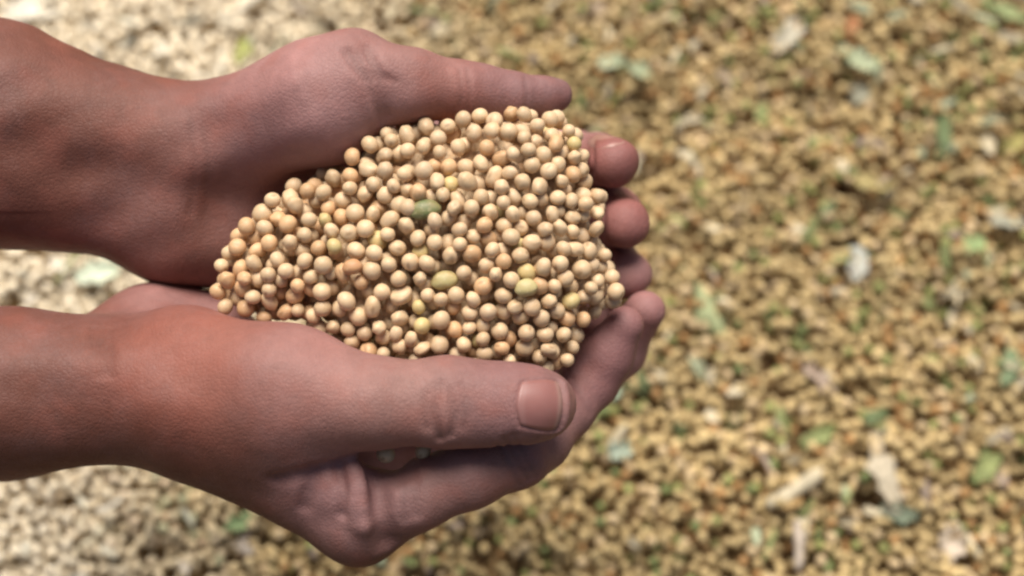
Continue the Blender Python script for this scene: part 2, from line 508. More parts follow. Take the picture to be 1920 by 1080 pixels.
# ---- the right hand (lower one in the view): seen from the thumb side
def lower_hand():
    lo, hi = (-215, -88, -95), (62, 15, 48)
    B = Field(lo, hi)
    B.cone(P(-420, 752, 2), P(0, 738, 2), L(150, 2), L(146, 2), 6)
    B.cone(P(0, 738, 2), P(300, 722, 4), L(146, 2), L(138, 4), 10)
    B.cone(P(-420, 760, -26), P(0, 745, -24), L(140), L(140), 14)
    B.cone(P(0, 745, -24), P(300, 720, -24), L(140), L(125), 14)
    # heel
    B.cone(P(285, 640, -20), P(385, 640, -28), L(118), L(102), 8)
    # palm bones
    wrist = [(320, 760, -2), (315, 740, -16), (310, 700, -28), (310, 665, -34)]
    mcp = [(672, 972, 4), (700, 915, -26), (700, 830, -46), (680, 740, -58)]
    for w, m in zip(wrist, mcp):
        B.cone(P(*w), P(*m), L(98), L(78), 12)
    # thenar and the muscle between thumb and first finger
    B.cone(P(370, 705, 8), P(545, 735, 16), L(122, 8), L(112, 16), 10)
    B.cone(P(545, 735, 16), P(690, 752, 22), L(112, 16), L(80, 22), 10)
    B.cone(P(380, 770, 6), P(560, 850, 8), L(105), L(82), 12)
    B.cone(P(480, 790, 6), P(640, 800, 14), L(80), L(46), 10)
    T = Field(lo, hi)
    finger(T, [(660, 752, 20, 84), (720, 755, 22, 77), (790, 753, 22, 74), (840, 752, 22, 81), (905, 756, 22, 73), (960, 757, 22, 70), (1000, 759, 21, 64), (1020, 761, 20, 59)], 4)
    F = Field(lo, hi)
    finger(F, [(672, 972, 4, 84), (780, 927, 10, 66), (880, 890, 10, 62), (970, 850, 4, 62), (1010, 822, -2, 59), (1060, 770, -10, 52), (1105, 715, -16, 51), (1140, 662, -14, 48), (1170, 612, -11, 38)])
    G = Field(lo, hi)
    finger(G, [(700, 915, -26, 76), (860, 850, -36, 66), (1000, 790, -44, 62), (1100, 715, -46, 54), (1160, 655, -42, 50), (1208, 585, -32, 38)])
    F.merge(G, 0.8); G.d[:] = 25
    finger(G, [(700, 830, -46, 70), (860, 770, -60, 62), (980, 710, -70, 60), (1060, 650, -70, 52), (1095, 615, -60, 48), (1120, 590, -50, 42)])
    F.merge(G, 0.8); G.d[:] = 25
    finger(G, [(680, 740, -58, 60), (820, 680, -74, 52), (920, 630, -80, 50), (1000, 595, -74, 44), (1040, 580, -66, 40)])
    F.merge(G, 0.8)
    F.merge(T, 0.6)
    B.merge(F, 5)
    # folds of skin between the thumb and the first finger
    B.cone(P(570, 905, 12), P(660, 925, 14), L(34), L(40), 5)
    B.cone(P(672, 880, 14), P(690, 975, 14), L(22), L(26), 4)
    B.dent([P(700, 862, 8), P(708, 905, 12), P(712, 960, 12), P(728, 1010, 8)], 4.2, 2.8)
    B.dent([P(672, 870, 10), P(684, 920, 13), P(690, 975, 12)], -3.2, 2.6)
    B.dent([P(600, 872, 12), P(592, 900, 14), P(574, 950, 14)], 2.6, 1.8)
    B.dent([P(640, 868, 12), P(650, 910, 14), P(645, 960, 14)], 1.6, 1.4)
    B.dent([P(530, 893, 12), P(610, 872, 12), P(700, 850, 10)], 2.0, 2.2)
    B.dent([P(772, 858, 5), P(782, 900, 8), P(786, 950, 6)], 1.4, 1.8)
    B.dent([P(762, 868, 5), P(764, 910, 8), P(764, 960, 6)], 0.6, 1.3)
    for x, y, dp in ((965, 850, .8), (980, 845, .6), (950, 860, .5), (1085, 735, .4)):
        B.dent([P(x - 18, y - 42, 10), P(x, y, 14), P(x + 26, y + 46, 8)], dp, 1.0)
    # knuckle wrinkles of the thumb
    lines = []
    for x, dp, w, y0, y1, crease_shade in ((824, 1.25, 1.2, 716, 822, .62), (846, .9, 1.1, 730, 815, .5), (868, .5, 1.1, 722, 800, .35), (802, .45, 1.2, 735, 800, .3)):
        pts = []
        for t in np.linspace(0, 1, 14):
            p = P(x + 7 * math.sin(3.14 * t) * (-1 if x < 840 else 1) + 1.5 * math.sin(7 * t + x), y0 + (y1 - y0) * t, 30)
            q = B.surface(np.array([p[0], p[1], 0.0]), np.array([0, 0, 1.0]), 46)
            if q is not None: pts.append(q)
        lines.append((pts, dp, w, crease_shade))
    for pts, dp, w, crease_shade in lines:
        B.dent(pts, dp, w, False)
        B.creases.append((pts, dp, w, crease_shade))
    B.dent([P(738, 866, 10), P(750, 884, 12)], 3.0, 3.2)
    # wrist wrinkles and muscles
    for x, dp in ((195, .5), (182, .4), (208, .4), (170, .3)):
        B.dent([P(x - 6, 615, 18), P(x, 660, 23), P(x + 3, 705, 25)], dp, 1.2)
    B.dent([P(230, 600, 18), P(280, 640, 26), P(330, 690, 28)], 0.8, 6)
    B.dent([P(-200, 690, 22), P(0, 680, 22), P(200, 690, 24)], -0.9, 5)
    B.wobble(0.35, 7, 5)
    return B

UP, LOWER = upper_hand(), lower_hand()

# nails lie on the dorsal side of the fingertips
def nail_patch(field, base, tip, n, half_w, nu=16, nv=13, lift=0.28, bulge=0.6):
    """grid of points that follows the fingertip from the cuticle (base) to the free edge (tip)"""
    base, tip, n = np.asarray(base), np.asarray(tip), np.asarray(n, float)
    n = n / np.linalg.norm(n)
    a = tip - base; ln = np.linalg.norm(a); a = a / ln
    side = np.cross(n, a); side /= np.linalg.norm(side)
    top = []
    for i in range(nu):
        u = i / (nu - 1)
        for j in range(nv):
            v = 2 * j / (nv - 1) - 1
            w = half_w * (0.80 + 0.15 * math.sin(min(1, u * 1.4) * 1.57) - 0.07 * max(0, u - 0.75) * 4 * max(0, u - 0.75) * 4)
            uu = u + (0.10 * v * v if u < 0.5 else -0.10 * v * v) * abs(2 * u - 1)
            p = base + a * ln * uu + side * w * v
            q = field.surface(p, n)
            top.append(p if q is None else q + n * (lift + bulge * (1 - v * v) * 0.5))
    return np.array(top), nu, nv, n

NAILS = []      # (field, points, nu, nv, n, hand)
def add_nail(field, base, tip, n, half_w, hand, **kw):
    pts, nu, nv, nn = nail_patch(field, base, tip, n, half_w, **kw)
    # smooth the projected grid a little
    g = pts.reshape(nu, nv, 3)
    for _ in range(3):
        g[1:-1] = 0.5 * g[1:-1] + 0.25 * (g[:-2] + g[2:])
        g[:, 1:-1] = 0.5 * g[:, 1:-1] + 0.25 * (g[:, :-2] + g[:, 2:])
    NAILS.append((g.reshape(-1, 3), nu, nv, nn, hand))
    rim = [g[0, j] for j in range(nv)]
    left, right = [g[i, 0] for i in range(nu)], [g[i, -1] for i in range(nu)]
    return left[::-1] + rim + right, [g[-1, j] for j in range(nv)]

rim, edge = add_nail(LOWER, P(968, 757, 30), P(1056, 760, 30), (0.05, 0.12, 1), L(50, 30), 'lower')
LOWER.dent(rim, 0.6, 0.7, False)
out = [p + (p - P(1010, 758, 30)) * 0.12 for p in rim]
LOWER.dent(out, -0.4, 1.4, False)
LOWER.dent(edge, 0.7, 0.8, False)
LOWER.dent([p + np.array([2.2, 0, -0.6]) for p in edge], -0.8, 1.8, False)
r2, e2 = add_nail(UP, P(1122, 300, -42), P(1150, 306, -20), (-0.05, 0.88, 0.48), L(31), 'upper', nu=10, nv=9)

# skin tones: (hand point, spread mm, colour)
BROWN = (0.15, 0.054, 0.037)
UNDER_SHADE = (0.08, 0.032, 0.022)     # back of the lower arm and hand, with underside shade painted into the skin
PALM = (0.335, 0.168, 0.156)
RED = (0.30, 0.09, 0.06)
PAD = (0.26, 0.10, 0.088)
def tones(v, pts):
    w = np.zeros(len(v)); c = np.zeros((len(v), 3))
    for p, s, col in pts:
        g = np.exp(-((v - p) ** 2).sum(1) / (2 * s * s)) + 1e-9
        w += g; c += g[:, None] * np.array(col)
    return c / w[:, None]

person = bpy.data.objects.new('person', None)
scene.collection.objects.link(person)
base = to_world(P(-100, 500, -20))[0]
person.location = base / 1000
tag(person, 'person reaching in with bare arms, two cupped hands holding a heap of soybeans', 'person')

def build_arm(field, tone_pts, label):
    v, f = field.mesh()
    col = tones(v, tone_pts)
    for pts, depth, w, crease_shade in field.creases:           # shade in the creases, painted into the skin tone
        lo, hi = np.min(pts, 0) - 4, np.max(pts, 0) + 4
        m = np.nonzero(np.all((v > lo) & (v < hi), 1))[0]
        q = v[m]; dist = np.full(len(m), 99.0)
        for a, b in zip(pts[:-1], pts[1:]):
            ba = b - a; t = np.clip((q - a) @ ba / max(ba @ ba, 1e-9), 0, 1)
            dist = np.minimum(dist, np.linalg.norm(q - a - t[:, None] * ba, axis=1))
        col[m] *= (1 - min(0.6, crease_shade * depth ** 0.5) * np.exp(-(dist / min(0.7 * w, 0.9)) ** 2))[:, None]
    o = fast_mesh('arm', to_world(v), f, M_SKIN, col, origin=base)
    o.parent = person; o.location = (0, 0, 0)
    o['label'] = label
    return o

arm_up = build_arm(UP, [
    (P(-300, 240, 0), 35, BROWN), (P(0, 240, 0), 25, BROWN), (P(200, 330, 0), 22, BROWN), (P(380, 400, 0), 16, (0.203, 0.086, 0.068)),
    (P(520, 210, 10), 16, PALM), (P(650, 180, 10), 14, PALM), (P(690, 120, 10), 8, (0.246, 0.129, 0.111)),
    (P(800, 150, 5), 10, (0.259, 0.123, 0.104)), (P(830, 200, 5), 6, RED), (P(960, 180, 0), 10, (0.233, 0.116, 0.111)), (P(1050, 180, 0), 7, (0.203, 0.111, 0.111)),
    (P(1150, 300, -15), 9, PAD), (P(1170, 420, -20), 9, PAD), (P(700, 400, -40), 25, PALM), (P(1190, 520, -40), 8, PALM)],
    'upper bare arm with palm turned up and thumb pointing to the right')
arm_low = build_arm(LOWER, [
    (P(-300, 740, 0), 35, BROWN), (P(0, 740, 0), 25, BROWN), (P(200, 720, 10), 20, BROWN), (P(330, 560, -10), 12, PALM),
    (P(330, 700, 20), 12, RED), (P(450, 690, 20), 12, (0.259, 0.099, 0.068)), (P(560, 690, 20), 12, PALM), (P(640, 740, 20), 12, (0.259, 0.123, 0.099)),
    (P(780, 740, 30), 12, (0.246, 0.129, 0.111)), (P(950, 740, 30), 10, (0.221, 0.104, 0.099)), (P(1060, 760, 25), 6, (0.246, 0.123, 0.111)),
    (P(-300, 880, -15), 18, UNDER_SHADE), (P(-100, 890, -10), 18, UNDER_SHADE), (P(100, 890, -5), 16, UNDER_SHADE), (P(270, 890, 0), 14, UNDER_SHADE), (P(430, 930, 0), 14, UNDER_SHADE), (P(560, 1000, 0), 13, UNDER_SHADE), (P(500, 850, 10), 14, BROWN), (P(600, 915, 16), 8, (0.36, 0.20, 0.20)), (P(680, 920, 16), 7, (0.36, 0.19, 0.18)), (P(640, 960, 10), 8, (0.221, 0.116, 0.104)), (P(700, 1050, 0), 12, UNDER_SHADE),  # underside shade and the lit look of the skin folds painted into these tones
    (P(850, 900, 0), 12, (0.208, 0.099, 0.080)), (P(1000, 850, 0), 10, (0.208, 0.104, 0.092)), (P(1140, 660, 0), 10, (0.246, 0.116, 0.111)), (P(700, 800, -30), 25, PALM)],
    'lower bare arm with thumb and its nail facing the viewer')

for ni, (pts, nu, nv, n, hand) in enumerate(NAILS):
    parent = arm_low if hand == 'lower' else arm_up
    top = to_world(pts); nw = to_world(n + 0.0)[0] - to_world(np.zeros(3))[0]
    bot = top - nw * 0.9
    v = np.vstack([top, bot]); N = nu * nv
    f = []
    for i in range(nu - 1):
        for j in range(nv - 1):
            q = [i * nv + j, i * nv + j + 1, (i + 1) * nv + j + 1, (i + 1) * nv + j]
            f.append(q); f.append([N + k for k in q[::-1]])
    ring = [j for j in range(nv)] + [i * nv + nv - 1 for i in range(1, nu)] + [(nu - 1) * nv + j for j in range(nv - 2, -1, -1)] + [i * nv for i in range(nu - 2, 0, -1)]
    for a, b in zip(ring, ring[1:] + ring[:1]):
        f.append([b, a, N + a, N + b])
    col = np.zeros((2 * N, 3))
    for i in range(nu):
        u = i / (nu - 1)
        c = np.array((0.27, 0.118, 0.104))
        if u < 0.16: c = np.array((0.30, 0.145, 0.13))
        if u > 0.93: c = np.array((0.30, 0.17, 0.145))
        if ni == 1: c = np.array((0.36, 0.185, 0.155))
        for j in range(nv):
            col[i * nv + j] = c; col[N + i * nv + j] = c
    o = mesh_obj('fingernail', v, f, M_NAIL, None, True, origin=base)
    a = o.data.attributes.new('tone', 'FLOAT_COLOR', 'POINT')
    a.data.foreach_set('color', np.hstack([col, np.ones((2 * N, 1))]).astype(np.float32).ravel())
    o.parent = parent; o.location = (0, 0, 0)

# ------------------------------------------------------------------ beans
import bmesh
def ico(sub):
    bm = bmesh.new(); bmesh.ops.create_icosphere(bm, subdivisions=sub, radius=1.0)
    v = np.array([x.co[:] for x in bm.verts]); f = np.array([[y.index for y in x.verts] for x in bm.faces])
    bm.free(); return v, f
ICO2, ICO1 = ico(3), ico(2)

def bean_shape(v, k, seed):
    """round soybean: slightly long, slightly flat, a faint dent at the hilum and uneven skin"""
    r = np.random.default_rng(seed)
    sx, sy, sz = k
    w = v * np.array([sx, sy, sz])
    for _ in range(3):
        d = r.normal(size=3); d /= np.linalg.norm(d)
        w = w * (1 + 0.035 * np.sin(2.2 * (v @ d) + r.uniform(0, 6))[:, None])
    if k[0] > 1.11:          # a few with wrinkled coats
        for _ in range(4):
            d = r.normal(size=3); d /= np.linalg.norm(d)
            w = w * (1 + 0.022 * np.sin(7 * (v @ d) + r.uniform(0, 6))[:, None])
    w[:, 1] += 0.10 * np.exp(-((v - np.array([0, -1, 0])) ** 2).sum(1) / 0.12)
    return w

BEAN_MESH = []
KINDS = [(1.05, .97, .98), (1.10, .96, .94), (1.0, .99, 1.0), (1.20, .95, .88), (1.08, 1.0, .92), (1.02, .96, 1.0), (1.14, .90, .96)]
for i, k in enumerate(KINDS):
    w = bean_shape(ICO2[0], k, i) * 3.0
    me = bpy.data.meshes.new('soybean')
    me.from_pydata((w / 1000).tolist(), [], ICO2[1].tolist())
    me.polygons.foreach_set('use_smooth', np.ones(len(me.polygons), bool))
    me.materials.append(M_BEAN)
    BEAN_MESH.append(me)

# outline of the heap in the view, and how high it stands towards the lens
OUT = [(394, 515), (425, 455), (455, 400), (520, 345), (600, 305), (650, 265), (720, 224), (775, 198), (860, 194), (945, 196), (1010, 197), (1065, 207),
       (1098, 255), (1112, 295), (1118, 335), (1152, 362), (1135, 415), (1135, 450), (1155, 490), (1188, 540), (1180, 570), (1110, 600), (1095, 640), (1078, 690), (1040, 705),
       (960, 720), (850, 720), (760, 720), (690, 710), (620, 655), (560, 615), (480, 605), (425, 592), (396, 560)]
poly = np.array([P(x, y, 4)[:2] for x, y in OUT])
GH = 0.5
glo = poly.min(0) - 3; gn = np.ceil((poly.max(0) + 3 - glo) / GH).astype(int)
gx, gy = np.meshgrid(glo[0] + GH * np.arange(gn[0]), glo[1] + GH * np.arange(gn[1]), indexing='ij')
ins = np.zeros(gx.shape, bool); edge_d = np.full(gx.shape, 1e3)
for a, b in zip(poly, np.roll(poly, -1, 0)):
    cr = ((a[1] > gy) != (b[1] > gy)) & (gx < (b[0] - a[0]) * (gy - a[1]) / (b[1] - a[1] + 1e-12) + a[0])
    ins ^= cr
    ba = b - a; t = np.clip(((gx - a[0]) * ba[0] + (gy - a[1]) * ba[1]) / (ba @ ba), 0, 1)
    edge_d = np.minimum(edge_d, np.hypot(gx - a[0] - t * ba[0], gy - a[1] - t * ba[1]))
edge_d = np.where(ins, edge_d, -edge_d)
xm, ym = P(960, 540, 0)[0], P(0, 690, 0)[1]
low = np.clip((gy - poly[:, 1].min()) / np.ptp(poly[:, 1]), 0, 1)          # 0 at the near thumb, 1 at the far one
rt = np.clip((gx - poly[:, 0].min()) / np.ptp(poly[:, 0]), 0, 1)
TARGET = 3 + 2 * (1 - low) - 9 * np.clip(rt - 0.8, 0, 1) / 0.2 * (1 - 0.4 * low) + 13 * (1 - np.exp(-np.maximum(edge_d, 0) / 13))
TARGET += 1.2 * np.sin(gx / 8.0 + 1) * np.cos(gy / 7.0)
hm = TARGET - 22.0
cells = np.argwhere(edge_d > 2.0)
beans = []
def drop(hm, cx, cy, r):
    """height of a ball's middle when it comes to rest over the height map at cell cx,cy"""
    k = int(r / GH)
    x0, x1, y0, y1 = cx - k, cx + k + 1, cy - k, cy + k + 1
    if x0 < 0 or y0 < 0 or x1 > hm.shape[0] or y1 > hm.shape[1]: return None
    off = BALL[k](r)
    return (hm[x0:x1, y0:y1] + off).max(), (slice(x0, x1), slice(y0, y1)), off
_c = {}
class _B(dict):
    def __missing__(self, k):
        g = np.arange(-k, k + 1) * GH
        d2 = g[:, None] ** 2 + g[None] ** 2
        self[k] = lambda r: np.where(d2 < r * r, np.sqrt(np.maximum(r * r - d2, 0)), -99)
        return self[k]
BALL = _B()
rr = np.random.default_rng(11)
for it in range(33000):
    r = float(np.clip(rr.normal(2.28, 0.17), 1.9, 2.75))
    c0 = cells[rr.integers(len(cells))]
    if it > 22000:                       # then look for the hollows that are left
        pick = cells[rr.integers(len(cells), size=80)]
        c0 = pick[np.argmin(hm[pick[:, 0], pick[:, 1]] - TARGET[pick[:, 0], pick[:, 1]] + rr.normal(size=80) * 0.7)]
        r = min(r, 2.3)
    best = None
    for q in range(5):
        c = c0 + np.round(rr.normal(size=2) * (0 if q == 0 else 2.4) / GH).astype(int)
        if not (0 <= c[0] < gn[0] and 0 <= c[1] < gn[1]) or edge_d[c[0], c[1]] < r * 0.75: continue
        res = drop(hm, c[0], c[1], r)
        if res is None: continue
        if best is None or res[0] < best[0]: best = (res[0], res[1], res[2], c)
    if best is None or best[0] > TARGET[best[3][0], best[3][1]] + 0.8: continue
    p = np.array([gx[best[3][0], best[3][1]], gy[best[3][0], best[3][1]], best[0]])
    if min(UP.sample(p)[0], LOWER.sample(p)[0]) < r * 0.6: continue
    beans.append((*p, r))
    hm[best[1]] = np.where(best[2] > -50, np.maximum(hm[best[1]], best[0] + best[2]), hm[best[1]])
beans = np.array(beans)
# the few that lie in the gap between the lower thumb and its first finger
extra = [(*P(724, 851, 13), 2.5, 'whitish soybean showing in the gap under the lower thumb, the left one of two'), (*P(794, 846, 12), 2.2, 'whitish soybean half hidden under the lower thumb, the right one of two')]
print('beans in the hands', len(beans))

# which beans can be seen: a small depth buffer in the view
def visible(b):
    sc = 3.0
    W, Hh = int(1920 / sc), int(1080 / sc)
    zb = np.full((Hh, W), -1e9); ib = np.full((Hh, W), -1)
    for i in range(len(b)):
        x, y, z, r = b[i]
        s = DIST / (DIST - z) * S
        px, py, pr = (960 + x * s) / sc, (540 - y * s) / sc, r * s / sc
        k = int(pr) + 1
        xs = np.arange(int(px) - k, int(px) + k + 1); ys = np.arange(int(py) - k, int(py) + k + 1)
        d2 = ((xs[None] - px) ** 2 + (ys[:, None] - py) ** 2) / pr ** 2
        zz = np.where(d2 < 1, z + r * np.sqrt(np.maximum(1 - d2, 0)), -1e9)
        yy, xx = np.meshgrid(np.clip(ys, 0, Hh - 1), np.clip(xs, 0, W - 1), indexing='ij')
        m = zz > zb[yy, xx]
        zb[yy[m], xx[m]] = zz[m]; ib[yy[m], xx[m]] = i
    # hide what the hands cover
    yy, xx = np.nonzero(ib >= 0)
    zs = zb[yy, xx]
    hid = np.zeros(len(zs), bool)
    for dz in range(2, 44, 2):
        z = zs + dz
        s = (DIST - z) / DIST / S
        pts = np.stack([(xx * sc - 960) * s, (540 - yy * sc) * s, z], 1)
        hid |= (UP.sample(pts) < 0) | (LOWER.sample(pts) < 0)
    return np.bincount(ib[yy, xx][~hid], minlength=len(b))
vis = visible(beans)
order = np.argsort(-vis)
N_SHOW = int(min(296, (vis > 12).sum()))
print('seen', (vis > 0).sum(), (vis > 12).sum())

CREAM = np.array((0.67, 0.49, 0.305))
def bean_tone(i, p):
    c = CREAM * rr.uniform(0.86, 1.1)
    u = rr.uniform()
    left = np.clip((-35 - p[0]) / 40, 0, 1)             # more tan ones at the wrist end of the heap
    kind = 'cream'
    if u < 0.14 + 0.45 * left: c = c * np.array((0.96, 0.83, 0.73)); kind = 'tan'
    elif u < 0.30: c = np.array((0.62, 0.455, 0.29)) * rr.uniform(0.9, 1.1); kind = 'pinkish pale'
    elif u < 0.325: c = c * np.array((0.92, 1.0, 0.74)); kind = 'greenish yellow'
    return c, kind
def bean_place(b):
    x, y = 960 + b[0] * DIST / (DIST - b[2]) * S, 540 - b[1] * DIST / (DIST - b[2]) * S
    if x < 560: return 'at the wrist end of the held heap'
    if x > 1060: return 'against the fingertips at the far end of the held heap'
    if y < 300: return 'along the upper thumb side of the held heap'
    if y > 600: return 'along the lower thumb side of the held heap'
    for qx, qy, nm in ((795, 378, 'dark green'), (808, 535, 'olive oval'), (985, 532, 'plump yellow green'), (655, 502, 'reddest tan')):
        if math.hypot(x - qx, y - qy) < 92: return 'close around the ' + nm + ' bean in the heap'
    if x > 900 and y < 430: return 'between the green bean and the upper fingertips'
    if x < 760: return 'in the left middle of the held heap'
    return 'in the right middle of the held heap'
special = {}
def nearest(px, py):
    q = np.array([(960 + b[0] * DIST / (DIST - b[2]) * S, 540 - b[1] * DIST / (DIST - b[2]) * S) for b in beans[order[:N_SHOW]]])
    d = ((q - np.array([px, py])) ** 2).sum(1)
    d[vis[order[:N_SHOW]] < np.median(vis[order[:N_SHOW]])] += 4000
    for i in special: d[i] = 1e9
    return int(np.argmin(d))
for px, py, scl, col, lab in (
    (795, 378, (1.5, 1.1, .95), (0.15, 0.175, 0.07), 'shrivelled dark green bean, the greenest of the heap in the hands'),
    (808, 535, (1.35, 1.1, 1.0), (0.42, 0.36, 0.16), 'large oval olive yellow bean in the middle of the held heap'),
    (985, 532, (1.15, 1.1, 1.05), (0.48, 0.42, 0.20), 'plump yellow green bean right of the olive oval one in the held heap'),
    (655, 502, (1.05, 1., 1.), (0.50, 0.26, 0.13), 'reddest tan bean in the left half of the held heap')):
    special[nearest(px, py)] = (scl, col, lab)

loose_v, loose_f, loose_c = [], [], []
def add_loose(p_world, r, col, rot, shape, store):
    V, F = store['ico']
    w = (V * shape) @ np.array(rot.to_matrix()).T * r + p_world
    store['f'].append(F + store['n']); store['v'].append(w); store['c'].append(np.tile(col, (len(V), 1))); store['n'] += len(V)

proto = None
GROUP = 'pale round soybeans heaped in the cupped hands'
for k in range(N_SHOW):
    b = beans[order[k]]
    if proto is None:
        o = proto = bpy.data.objects.new('soybean', BEAN_MESH[0])
    else:
        o = proto.copy(); o.data = BEAN_MESH[int(rr.integers(len(BEAN_MESH)))]
    scene.collection.objects.link(o)
    s = b[3] / 3.0
    o.location = to_world(b[:3])[0] / 1000
    o.scale = (s, s, s)
    o.rotation_euler = [rr.uniform(0, 6.28) for _ in range(3)]
    col, kind = bean_tone(k, b)
    tag(o, ('small ' if b[3] < 2.25 else 'large ' if b[3] > 2.45 else 'mid-sized ') + kind + ' soybean lying ' + bean_place(b), 'bean', GROUP)
    if k in special:
        scl, col, lab = special[k]
        o.scale = tuple(s * x for x in scl)
        o.rotation_euler = (TILT, 0, R(12))
        o.data = BEAN_MESH[3]
        o.location = to_world(b[:3] + np.array([0, 0, 0.9]))[0] / 1000
        tag(o, lab, 'bean', GROUP)
    o.color = (*col, 1)
for i, e in enumerate(extra):
    o = proto.copy(); o.data = BEAN_MESH[i]; scene.collection.objects.link(o)
    o.location = to_world(np.array(e[:3]))[0] / 1000; s = e[3] / 3; o.scale = (s, s, s)
    o.color = (0.56, 0.40, 0.23, 1)
    tag(o, e[4], 'bean', 'beans caught under the lower thumb')

rest = {'v': [], 'f': [], 'c': [], 'n': 0, 'ico': ICO1}
for k in range(N_SHOW, len(order)):
    b = beans[order[k]]
    add_loose(to_world(b[:3])[0], b[3], bean_tone(k, b)[0], Euler([rr.uniform(0, 6.28) for _ in range(3)]), np.array(KINDS[k % 7]), rest)
fill = np.argwhere(edge_d > 6.5)
for q in range(1200):
    c = fill[rr.integers(len(fill))]
    p = np.array([gx[c[0], c[1]], gy[c[0], c[1]], TARGET[c[0], c[1]] - rr.uniform(9.5, 14)])
    add_loose(to_world(p)[0], 3.0, bean_tone(0, p)[0], Euler([rr.uniform(0, 6.28) for _ in range(3)]), np.array(KINDS[q % 7]), rest)
o = fast_mesh('soybeans', np.vstack(rest['v']), np.vstack(rest['f']), M_LOOSE, np.vstack(rest['c']))
tag(o, 'hidden lower soybeans that fill the heap held in the cupped hands', 'beans', GROUP, 'stuff')

# ------------------------------------------------------------------ the ground: a sheet, and a deep scatter of beans on it
gv = [(-2500, -2500, 0), (2500, -2500, 0), (2500, 2500, 0), (-2500, 2500, 0)]
g = mesh_obj('ground', gv, [(0, 1, 2, 3)], M_SOIL, None, False)
tag(g, 'ground hidden under a thick spread of harvested soybeans', 'ground', kind='structure')

GX0, GX1 = -330.0, 330.0
cor = [ground_point(x, y, 0) for x, y in ((0, 0), (1920, 0), (0, 1080), (1920, 1080))]
GY0, GY1 = min(c[1] for c in cor) - 70, max(c[1] for c in cor) + 80
GH = 1.0
BALL.clear()
def patchy(x, y, s, seed):
    r = np.random.default_rng(seed); t = 0
    for _ in range(6):
        a = r.normal(size=2) / s; t = t + np.sin(a[0] * x + a[1] * y + r.uniform(0, 6.28))
    return t / 6
_x, _y = np.meshgrid(np.arange(GX0, GX0 + int(GX1 - GX0)), np.arange(int(GY1 - GY0)) + GY0, indexing='ij')
hg = 3.0 + 4.0 * patchy(_x, _y, 14, 31) + 2.5 * patchy(_x, _y, 7, 32)
hg = np.maximum(hg, 0.0)
store = {'v': [], 'f': [], 'c': [], 'n': 0, 'ico': ICO1}
area = hg.size
nb = int(area / 19 * 1.4)
rg = np.random.default_rng(5)
print('ground beans', nb, hg.shape)
bx = rg.uniform(5, hg.shape[0] - 6, nb); by = rg.uniform(5, hg.shape[1] - 6, nb); br = rg.normal(2.22, 0.22, nb).clip(1.7, 2.7)
joff = np.round(rg.normal(size=(nb, 4, 2)) * 2.5).astype(int); joff[:, 0] = 0
rot = rg.uniform(0, 6.28, (nb, 3)); u = rg.uniform(size=nb); bright = rg.uniform(0.74, 1.14, nb)
for i in range(nb):
    best = None
    for q in range(4):
        cx, cy = int(bx[i]) + joff[i, q, 0], int(by[i]) + joff[i, q, 1]
        res = drop(hg, cx, cy, br[i])
        if res is not None and (best is None or res[0] < best[0]): best = (*res, cx, cy)
    if best is None: continue
    z, sl, off, cx, cy = best
    hg[sl] = np.where(off > -50, np.maximum(hg[sl], z + off), hg[sl])
    p = np.array([GX0 + cx + rg.uniform(-.4, .4), GY0 + cy + rg.uniform(-.4, .4), z])
    c = np.array((0.56, 0.42, 0.205)) * bright[i]
    if u[i] < 0.10: c = np.array((0.44, 0.25, 0.10)) * bright[i]
    elif u[i] < 0.17: c = np.array((0.30, 0.31, 0.11)) * bright[i]
    elif u[i] < 0.20: c = np.array((0.20, 0.24, 0.09)) * bright[i]
    elif u[i] < 0.34: c = np.array((0.62, 0.47, 0.27)) * bright[i]
    c = c * (1 + 0.22 * patchy(p[0], p[1], 12, 33))
    # the spread is paler and dustier towards the left, its brightness partly painted in
    e = np.clip((-72 - p[0] + 0.3 * (p[1] - 20) + 30 * patchy(p[0], p[1], 24, 2)) / 90, 0, 1)
    c = c * (1 - e) + e * np.array((0.88, 0.77, 0.58)) * bright[i] ** 0.4
    add_loose(p, br[i], c, Euler(rot[i]), np.array(KINDS[i % 7]), store)
o = fast_mesh('soybeans', np.vstack(store['v']), np.vstack(store['f']), M_LOOSE, np.vstack(store['c']))
tag(o, 'thick spread of tan harvested soybeans covering the ground', 'beans', kind='stuff')

# ------------------------------------------------------------------ chaff among the ground beans
def ground_h(p):
    ix, iy = int(np.clip(p[0] - GX0, 3, hg.shape[0] - 4)), int(np.clip(p[1] - GY0, 3, hg.shape[1] - 4))
    return hg[ix - 3:ix + 4, iy - 3:iy + 4].max()

